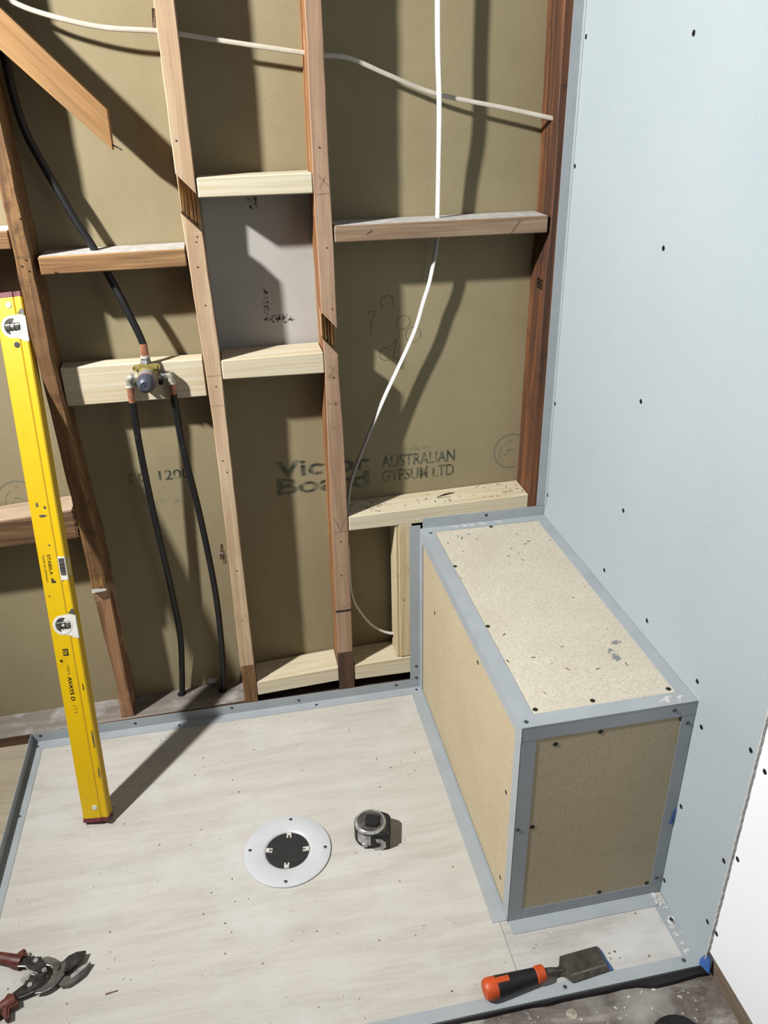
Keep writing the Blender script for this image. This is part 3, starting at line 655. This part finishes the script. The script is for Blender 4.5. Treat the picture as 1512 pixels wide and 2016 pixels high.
m = MB(); m.prism([(.3275, -.7605, .235), (.3335, -.7605, .245), (.3335, -.7605, .205), (.323, -.7605, .203), (.327, -.7605, .213)], Vector((0, .001, 0)))
part('tape_scrap', m, BLUET, be, label='torn scrap of blue tape')
flat_blob(.320, -.86, .022, .09, TH+.0004, t4, SPLASH); flat_blob(.327, -.81, .014, .05, TH+.0004, t4, SPLASH)

# ================================================================== SPIRIT LEVEL
ya, pi_, ro = -0.1906, -0.3137, -0.0199
RM = Matrix.Rotation(ro, 3, 'Y') @ Matrix.Rotation(pi_, 3, 'X') @ Matrix.Rotation(ya, 3, 'Z')
lv = empty('spirit_level', 'yellow spirit level leaning upright against the framing at the left', 'spirit level', (-.8808, -.3167, .0086))
lv.rotation_euler = RM.to_euler()
prof = [(0, .002), (.002, 0), (.041, 0), (.0438, .0022), (.0475, .0022), (.0502, 0), (.0575, 0), (.060, .0025), (.060, .0095), (.0575, .0115), (.0575, .0155), (.060, .0175), (.060, .0245), (.0575, .027), (.002, .027), (0, .025)]
lpart('body', MB().prism([(u, v, .010) for u, v in prof], Vector((0, 0, 1.18))), YEL, lv)
big = [(u+(u-.03)*.035, v+(v-.0135)*.06) for u, v in prof]
for w0, w1 in ((0, .010), (1.190, 1.2)): lpart('end_cap', MB().prism([(u, v, w0) for u, v in big], Vector((0, 0, w1-w0))), MAROON, lv)
def rivet(u, w_): lpart('rivet', MB().lathe([(.0062, 0), (.0058, .0012), (.003, .0018)], (u, 0, w_), (0, -1, 0), 18), WHITEP, lv, True)
rivet(.0305, 1.174); rivet(.0315, .036)
lpart('hang_hole', MB().lathe([(.0062, 0), (.0062, .0005), (.0048, .0006)], (.034, 0, 1.092), (0, -1, 0), 20), DARK, lv)
def holder(wc):
    c = (.030, wc); R_ = .023
    out = [(c[0]+math.cos(math.radians(a))*R_, c[1]+math.sin(math.radians(a))*R_) for a in range(95, 266, 10)]
    out += [(.040, wc-R_-.001), (.050, wc-.030), (.0605, wc-.033), (.0612, wc-.030), (.0612, wc+.020), (.050, wc+.024)]
    h = lpart('vial_holder', MB().prism([(u, -.0006, w_) for u, w_ in out], Vector((0, .006, 0)), 0), WHITEP, lv)
    lpart('vial_ring', MB().lathe([(.0205, 0), (.0205, .0006), (.0180, .0010), (.0172, .0004)], (.031, -.0006, wc), (0, -1, 0), 30, caps=False), WHITEP, h, True)
    lpart('shaded_window', MB().prism([(.031+math.cos(math.radians(a))*.0172, -.0008, wc+math.sin(math.radians(a))*.0172) for a in range(70, 251, 12)] + [(.024, -.0008, wc-.005)], Vector((0, .0004, 0))), VIAL, h)
    lpart('vial', MB().tube([(.0175, -.0012, wc), (.0465, -.0012, wc)], .0082, 14, flat=.35, up=(0, 0, 1)), VIAL, h, True)
    for u in (.0275, .0365): lpart('vial_line', MB().box(u-.0006, u+.0006, -.0046, -.004, wc-.0075, wc+.0075), VIALD, h)
    lpart('bubble', MB().tube([(.029, -.0042, wc), (.035, -.0042, wc)], .002, 10, flat=.3, up=(0, 0, 1)), CHROME, h, True)
    lpart('thumb_recess', MB().prism([(.0455, -.0004, wc+.026), (.060, -.0004, wc+.022), (.060, -.0004, wc+.034), (.055, -.0004, wc+.036)], Vector((0, .0006, 0))), GUN, lv)
holder(1.1295); holder(.4775)
h = lpart('centre_vial_holder', MB().box(.0425, .0595, -.0006, .004, .578, .633, .0015), WHITEP, lv)
lpart('vial', MB().tube([(.051, -.0008, .592), (.051, -.0008, .629)], .0062, 12, flat=.35, up=(1, 0, 0)), VIAL, h, True)
lpart('vial_line', MB().box(.0462, .0560, -.0034, -.0026, .607, .6085), VIALD, h); lpart('vial_line', MB().box(.0462, .0560, -.0034, -.0026, .615, .6165), VIALD, h)
lpart('top_window', MB().box(.0595, .0604, .009, .018, .585, .628, .0003), WHITEP, lv)
T_ = lambda s, size, u, w_, width, mat, bold=0: text_on('printed_text', s, size, (u, -.0004, w_), (0, 0, -1), (1, 0, 0), mat, lv, bold, width, True)
T_('STABILA', .0105, .0205, .640, .046, INK, .012); T_('MADE IN GERMANY', .0062, .0100, .639, .062, INK)
m = MB()
for i, j in ((0, 0), (1, 1), (0, 1)): m.quad((.0215+.0045*i, -.0004, .586-.0055*j), (.0215+.0045*(i+1), -.0004, .586-.0055*j), (.0215+.0045*(i+1), -.0004, .586-.0055*(j+1)), (.0215+.0045*i, -.0004, .586-.0055*(j+1)))
lpart('printed_logo', m, INK, lv)
lpart('printed_logo', MB().box(.0195, .0318, -.0005, 0, .4065, .4225), INK, lv)
m = MB()
for u0, u1, w0, w1 in ((.0215, .0228, .409, .420), (.0238, .0262, .4185, .4195), (.0245, .0255, .409, .416), (.0275, .0300, .412, .4135), (.0272, .0300, .416, .4172), (.0268, .0276, .409, .4205)):
    m.quad((u0, -.0007, w0), (u1, -.0007, w0), (u1, -.0007, w1), (u0, -.0007, w1))
lpart('printed_logo', m, YEL, lv)
T_('123/4', .008, .0225, .384, .022, INK); T_('AVAYS D', .0125, .0205, .357, .058, INK, .03); T_('ITI', .0105, .0225, .288, .018, faded('worn_print', (60, 50, 24), .4, .6, 300))
for u, w_, a, b in ((.018, .752, .006, .012), (.034, .744, .008, .007), (.0265, .726, .022, .006), (.010, .548, .007, .010), (.013, .395, .006, .008), (.030, .69, .006, .006), (.052, .33, .003, .02), (.0545, .20, .004, .05), (.055, .12, .004, .03), (.03, .66, .004, .006)):
    m = MB(); n = 12; m.b.faces.new([m.b.verts.new((u+math.cos(6.283*k/n)*a*random.uniform(.3, .6), -.0004, w_+math.sin(6.283*k/n)*b*random.uniform(.3, .6))) for k in range(n)])
    lpart('scuff', m, random.choice((GUN, SMUDGE_SHADE, DARK)) if u != .034 else GUN, lv)

# ================================================================== DRAIN
dc = (-.4225, -.4885)
dr = empty('drain_flange', 'round white drain flange with black centre set in the plywood floor', 'drain', (dc[0], dc[1], 0))
dr.rotation_euler = (0, 0, 0)
lpart('flange', MB().lathe([(.0485, .0008), (.0500, .0028), (.056, .0046), (.0945, .0046), (.0965, .0038), (.0970, .0008)], (0, 0, 0), seg=72, caps=False), DRAINW, dr, True)
lpart('throat', MB().lathe([(.0500, .0030), (.0488, .0008), (.0480, .0006)], (0, 0, 0), seg=48, caps=False), DRAINW, dr, True)
lpart('centre_plate', MB().lathe([(.0488, .0003), (.0488, .0011), (.003, .0013)], (0, 0, 0), seg=48), DRAINB, dr)
for a in (80, 170, 262, 352):
    q = math.radians(a); px_, py_ = math.cos(q), math.sin(q)
    screw_o = link('screw', SCREW_ME, None, dr, (px_*.084, py_*.084, .0046))
    m = MB().box(-.0055, .0055, .040, .0485, .0012, .0048, .0006).box(-.0055, -.002, .034, .041, .0012, .003).box(.002, .0055, .034, .041, .0012, .003)
    o = lpart('clip', m, WHITEP, dr); o.rotation_euler = (0, 0, q-math.pi/2)

# ================================================================== TAPE MEASURE
tp = empty('tape_measure', 'black and chrome tape measure lying on its side next to the drain', 'tape measure', (-.231, -.4845, 0))
tp.rotation_euler = (0, 0, math.radians(-12))
out = [(math.cos(math.radians(a))*.0385, math.sin(math.radians(a))*.0385) for a in range(78, 271, 8)] + [(.034, -.041), (.0425, -.036), (.0435, .018), (.037, .026)]
lpart('case', MB().prism([(a, b, .0) for a, b in out], Vector((0, 0, .040)), .0018), BLACK, tp, True)
lpart('face_ring', MB().lathe([(.0365, .0385), (.0350, .0425), (.0315, .0450), (.0300, .0445), (.0296, .0425)], (-.001, 0, 0), seg=40, caps=False), CHROME, tp, True)
lpart('face_plate', MB().lathe([(.0300, .0415), (.0300, .0428), (.004, .0430)], (-.001, 0, 0), seg=40), GUN, tp, True)
band = [(math.cos(math.radians(a))*.0392, math.sin(math.radians(a))*.0392) for a in range(222, 273, 6)]
lpart('chrome_side', MB().prism([(a, b, .010) for a, b in band] + [(a*.9, b*.9, .010) for a, b in band[::-1]], Vector((0, 0, .028))), CHROME, tp, True)
lpart('lock_button', MB().box(-.020, -.007, -.0415, -.036, .006, .016, .0015), CHROME, tp)
m = MB().prism([(-.013, -.015, .0455), (.011, -.018, .0455), (.019, -.010, .0455), (.0185, .013, .0455), (-.011, .017, .0455)], Vector((0, 0, .0025)), .0008)
lpart('belt_clip', m, BLACK, tp)
lpart('clip_post', MB().lathe([(.008, .0425), (.008, .0458)], (.004, 0, 0), seg=16), BLACK, tp)
m = MB().prism([(.012, -.0425, .034), (.024, -.0425, .033), (.034, -.0425, .025), (.034, -.0425, .010), (.028, -.0425, .004), (.024, -.0425, .0008), (.008, -.0425, .0008), (.008, -.0425, .006), (.017, -.0425, .008), (.022, -.0425, .012), (.022, -.0425, .022), (.012, -.0425, .027)], Vector((0, -.0012, 0)))
lpart('hook', m, CHROME, tp)
lpart('mouth', MB().box(.004, .040, -.0422, -.038, .004, .034, .002), DARK, tp)
for a, b in ((.036, -.014), (.041, -.018), (.036, -.024), (.041, -.030), (.035, .015)): lpart('case_screw', MB().lathe([(.0022, .0398), (.0018, .0408)], (a-.003, b, 0), seg=10), GUN, tp)

# ================================================================== CHISEL
cs = empty('wood_chisel', 'wide chisel with orange and black grip lying by the shower edge', 'chisel', (-.0955, -.8965, 0))
cs.rotation_euler = (0, math.radians(1.2), math.radians(5.2))
zc = .0205
pr = [(.010, 0), (.0165, .0015), (.0195, .006), (.0198, .014), (.0192, .024)]
lpart('butt_cap', MB().lathe(pr, (0, 0, zc), (1, 0, 0), 28), ORANGE, cs, True)
pr = [(.0190, .024)]
for i in range(22):
    x = .025+i*.0036; r = .0192-.0058*(x-.025)/.08; pr += [(r, x), (r, x+.0019), (r-.0008, x+.0021), (r-.0008, x+.0034)]
pr += [(.0130, .105)]
lpart('grip', MB().lathe(pr, (0, 0, zc), (1, 0, 0), 28), BLACK, cs)
lpart('grip_stripe', MB().hexa([(.018, -.006, zc+.0165), (.050, -.006, zc+.0155), (.050, .007, zc+.0155), (.018, .007, zc+.0165), (.018, -.005, zc+.0202), (.050, -.004, zc+.0183), (.050, .005, zc+.0183), (.018, .006, zc+.0202)], .001), ORANGE, cs)
lpart('collar', MB().lathe([(.0130, .104), (.0152, .106), (.0156, .114), (.0150, .121), (.0125, .123)], (0, 0, zc), (1, 0, 0), 28), ORANGE, cs, True)
lpart('shank', MB().tube([(.120, 0, zc), (.134, 0, zc-.001), (.150, 0, zc-.006), (.162, 0, zc-.010)], [.0078, .0072, .0062, .0062], 16), BLADE, cs, True)
zb = .0075
bl = [(.152, -.006, zb), (.160, -.010, zb), (.170, -.0262, zb), (.172, -.0265, zb), (.247, -.0255, zb), (.247, .0255, zb), (.172, .0265, zb), (.170, .0262, zb), (.160, .010, zb), (.152, .006, zb)]
b_ = lpart('blade', MB().prism(bl, Vector((0, 0, .0045))), BLADE, cs)
lpart('side_bevel', MB().hexa([(.171, -.0266, zb-.0002), (.2465, -.0258, zb-.0002), (.2465, -.0135, zb+.0046), (.171, -.0135, zb+.0046), (.171, -.0264, zb+.001), (.2465, -.0256, zb+.001), (.2465, -.0130, zb+.0056), (.171, -.0130, zb+.0056)]), CHROME if False else GUN, b_)
lpart('cutting_bevel', MB().hexa([(.2468, -.0255, zb), (.2535, -.0250, zb), (.2535, .0250, zb), (.2468, .0255, zb), (.2468, -.0255, zb+.0045), (.2535, -.0250, zb+.0006), (.2535, .0250, zb+.0006), (.2468, .0255, zb+.0045)]), GUN, b_)
lpart('tape_smear', MB().prism([(.2505, -.0255, zb+.0025), (.2560, -.0262, zb+.0008), (.2562, -.0170, zb+.0008), (.2545, -.004, zb+.0008), (.2548, .012, zb+.0008), (.2538, .022, zb+.0008), (.2525, .010, zb+.0016), (.2528, -.012, zb+.0016)], Vector((0, 0, .0006))), BLUET, b_, label='smear of blue tape on the edge')

# ================================================================== TIN SNIPS
sn = empty('tin_snips', 'open tin snips with dull red grips on the plywood at the left edge', 'snips', (-.90, -.685, 0))
def plate(name, pts, z0, z1, mat, parent=sn, bev=.0006, label=None):
    o = origin(sn)
    return lpart(name, MB().prism([(x-o.x, y-o.y, z0) for x, y in pts], Vector((0, 0, z1-z0)), bev), mat, parent, False, label)
plate('upper_blade', [(-.8806, -.6734), (-.8720, -.6655), (-.8649, -.6584), (-.8509, -.6531), (-.8335, -.6540), (-.8387, -.6714), (-.8473, -.6805), (-.8588, -.6906), (-.8682, -.6921)], .008, .0155, GUN2)
plate('lower_blade', [(-.8784, -.7093), (-.8710, -.7161), (-.8583, -.7170), (-.8464, -.7109), (-.8318, -.6999), (-.8213, -.6806), (-.8250, -.6761), (-.8434, -.6849), (-.8594, -.6976), (-.8707, -.6969)], .003, .0095, GUN)
plate('blade_flute', [(-.8545, -.7060), (-.8440, -.7000), (-.8300, -.6885), (-.8215, -.6775), (-.8260, -.6775), (-.8430, -.6860), (-.8560, -.6975)], .0095, .0125, CHROME, bev=.001)
plate('jaw', [(-.9147, -.6524), (-.9034, -.6525), (-.8892, -.6597), (-.8780, -.6694), (-.8695, -.6667), (-.8673, -.6762), (-.8682, -.6921), (-.8746, -.7031), (-.8868, -.7162), (-.9013, -.7233), (-.9169, -.7234), (-.9162, -.7185), (-.9001, -.7116), (-.8910, -.6997), (-.8881, -.6879), (-.8931, -.6761), (-.9037, -.6703), (-.9074, -.6677)], .0095, .0165, GUN)
plate('handle_plate', [(-.9590, -.6494), (-.9417, -.6467), (-.9166, -.6511), (-.9020, -.6760), (-.9016, -.6833), (-.9174, -.6844), (-.9371, -.6722), (-.9434, -.6636), (-.9590, -.6600)], .0105, .0180, GUN2)
plate('handle_plate', [(-.9573, -.7149), (-.9396, -.7015), (-.9377, -.6950), (-.9189, -.6849), (-.9029, -.6848), (-.9034, -.6917), (-.9194, -.7178), (-.9356, -.7228), (-.9475, -.7254)], .0085, .0165, GUN2)
plate('latch', [(-.9478, -.6911), (-.9414, -.6748), (-.9311, -.6788), (-.9390, -.6877), (-.9395, -.6981), (-.9447, -.6952)], .011, .0135, CHROME, bev=.0006)
for i, (x, y) in enumerate(((-.9254, -.6580), (-.9059, -.6815), (-.9277, -.7066), (-.8813, -.6819))):
    lpart('rivet', MB().lathe([(.0048, .0150), (.0048, .0192), (.0038, .0204), (.0018, .0204), (.0016, .0196)], (x+.90, y+.685, 0), seg=16), CHROME if i < 3 else GUN, sn, True)
for pth in (((-.9165, -.7225, .0135), (-.9013, -.7226, .0135), (-.8868, -.7156, .0135), (-.8750, -.7030, .0135), (-.8690, -.6930, .0135)),
            ((-.9475, -.7248, .0125), (-.9356, -.7222, .0125), (-.9200, -.7175, .0125)), ((-.9590, -.6605, .0145), (-.9440, -.6640, .0145), (-.9371, -.6718, .0145), (-.9180, -.6838, .0145)),
            ((-.9037, -.6700, .0155), (-.8960, -.6735, .0155), (-.8900, -.6800, .0155))):
    lpart('chrome_edge', MB().tube([Vector(q)+Vector((.90, .685, 0)) for q in pth], .0013, 8, sub=4), CHROME, sn, True)  # thin chrome strips laid along the plate edges
def grip(path, flange):
    o = Vector((.90, .685, 0))
    g = lpart('grip', MB().tube([Vector(p)+o for p in path], [.0115, .0122, .0110, .0100, .0105, .0105][:len(path)], 16, flat=1.0, sub=5), MRED, sn, True)
    lpart('grip_flange', MB().prism([(x+.90, y+.685, .004) for x, y in flange], Vector((0, 0, .016)), .003), MRED, g, True)
grip([(-.9535, -.6505, .0125), (-.968, -.6455, .0125), (-.985, -.6380, .0125), (-1.01, -.6290, .0125), (-1.05, -.622, .0125), (-1.09, -.625, .0125)],
     [(-.970, -.640), (-.9610, -.6300), (-.9540, -.6262), (-.9490, -.6295), (-.9490, -.6365), (-.9445, -.6425), (-.9590, -.6500), (-.9590, -.662), (-.975, -.655)])
grip([(-.9510, -.7265, .0125), (-.963, -.7330, .0125), (-.980, -.7440, .0125), (-1.00, -.758, .0125), (-1.03, -.785, .0125), (-1.06, -.815, .0125)],
     [(-.9660, -.7150), (-.9570, -.7166), (-.9475, -.7254), (-.9436, -.7379), (-.9575, -.7448), (-.9549, -.7616), (-.9613, -.7634), (-.9701, -.7503), (-.978, -.742)])
plate('catch', [(-.9455, -.6345), (-.9425, -.6335), (-.9410, -.6405), (-.9440, -.6425)], .010, .014, CHROME, bev=.0004)

# ================================================================== SMALL THINGS
# dark rubber thing peeping in at the bottom edge
m = MB(); n = 20
secs = []
for k, (rw, rh, z) in enumerate(((1, 1, -.016), (1.03, 1.03, -.010), (1, 1, .004), (.86, .84, .016), (.6, .55, .022), (.25, .2, .024))):
    secs.append([(.218+math.cos(6.2832*i/n)*.046*rw, -1.040+math.sin(6.2832*i/n)*.046*rh*(1.0 if math.sin(6.2832*i/n) < 0 else .9), z) for i in range(n)])
kb = solo('rubber_pad', m.stack(secs), BLACK, 'dark rounded rubber object peeping in at the bottom edge', 'rubber pad', (.218, -1.04, -.016), smooth=True)
part('pad_top', MB().lathe([(.022, 0), (.021, .0016), (.012, .0022)], (.218, -1.038, .0225), seg=20), DARK, kb, True)
# foam crumbs and blue tape at the wall corner
m = MB(); m.prism([(.330, -.921, .002), (.3345, -.934, .002), (.3365, -.945, .004), (.3405, -.935, .03), (.338, -.925, .035), (.333, -.918, .012)], Vector((-.002, 0, .001)))
solo('tape_offcut', m, BLUET, 'torn blue tape sticking out at the foot of the blue wall', 'tape scrap', (.334, -.93, .002))
m = MB(); m.lathe([(.0105, 0), (.010, .0012), (.004, .0018)], (.058, -.951, -.016), seg=14).lathe([(.0045, .0018), (.003, .003)], (.058, -.951, -.016), seg=8)
solo('floor_screw', m, NICKEL, 'rusty washer-headed screw in the old floor by the chisel', 'screw', (.058, -.951, -.016))
# offcut snippets beside the snips
solo('paper_shred', MB().prism([(-.7705, -.706, .0003), (-.7605, -.722, .0003), (-.7565, -.718, .0003)], Vector((0, 0, .0012))), CHIPW, 'small white pointed offcut on the floor right of the snips', 'offcut', (-.763, -.715, 0))
solo('wood_splinter', MB().hexa([(-.789, -.745, .0), (-.767, -.742, .0), (-.767, -.740, .0), (-.789, -.7425, .0), (-.789, -.745, .002), (-.767, -.742, .0015), (-.767, -.740, .0015), (-.789, -.7425, .002)]), CHIPM, 'thin brown splinter on the floor below the white offcut', 'splinter', (-.778, -.7425, 0))
# crumbs, splinters and sawdust nobody could count
def crumbs(name, n, mat, area, size, z, label, seed):
    r = random.Random(seed); m = MB()
    for i in range(n):
        x = r.uniform(area[0], area[1]); y = r.uniform(area[2], area[3])
        if (x-dc[0])**2+(y-dc[1])**2 < .1**2 or (x > -.035 and y > -.79): continue
        a = r.uniform(0, 6.283); l_ = size*r.uniform(.4, 1.5); w_ = l_*r.uniform(.2, .7); h_ = size*r.uniform(.15, .5)
        c_, s_ = math.cos(a), math.sin(a)
        q = [(x+c_*u*l_-s_*v*w_, y+s_*u*l_+c_*v*w_) for u, v in ((-.5, -.5), (.5, -.4), (.4, .5), (-.5, .3))]
        m.hexa([(p[0], p[1], z) for p in q]+[(p[0]*.9+x*.1, p[1]*.9+y*.1, z+h_) for p in q])
    o = link(name, m.mesh(name), mat); o['kind'] = 'stuff'; tag(o, label, 'debris'); return o
crumbs('wood_debris', 150, CHIPM, (-1.01, .30, -.89, -.035), .0032, .0, 'brown wood crumbs scattered over the plywood floor', 1)
crumbs('plaster_debris', 120, CHIPW, (-1.01, .30, -.89, -.035), .0034, .0, 'white plaster crumbs scattered over the plywood floor', 2)
crumbs('floor_rubble', 140, CHIPW, (-.6, .34, -1.3, -.935), .005, -.016, 'white plaster rubble on the old dark floor', 3)
def bench_crumbs():
    r = random.Random(5); m = MB()
    for i in range(34):
        x = r.uniform(.035, .30); y = r.uniform(-.72, -.03); a = r.uniform(0, 6.28); l_ = r.uniform(.001, .005); c_, s_ = math.cos(a)*l_, math.sin(a)*l_
        m.hexa([(x-c_, y-s_, H_), (x+c_, y+s_, H_), (x+c_-s_*.3, y+s_+c_*.3, H_), (x-c_-s_*.3, y-s_+c_*.3, H_), (x-c_, y-s_, H_+.0012), (x+c_, y+s_, H_+.0008), (x+c_-s_*.3, y+s_+c_*.3, H_+.001), (x-c_-s_*.3, y-s_+c_*.3, H_+.001)])
    return m
o = part('sawdust_crumbs', bench_crumbs(), CHIPM, be); o['kind'] = 'stuff'
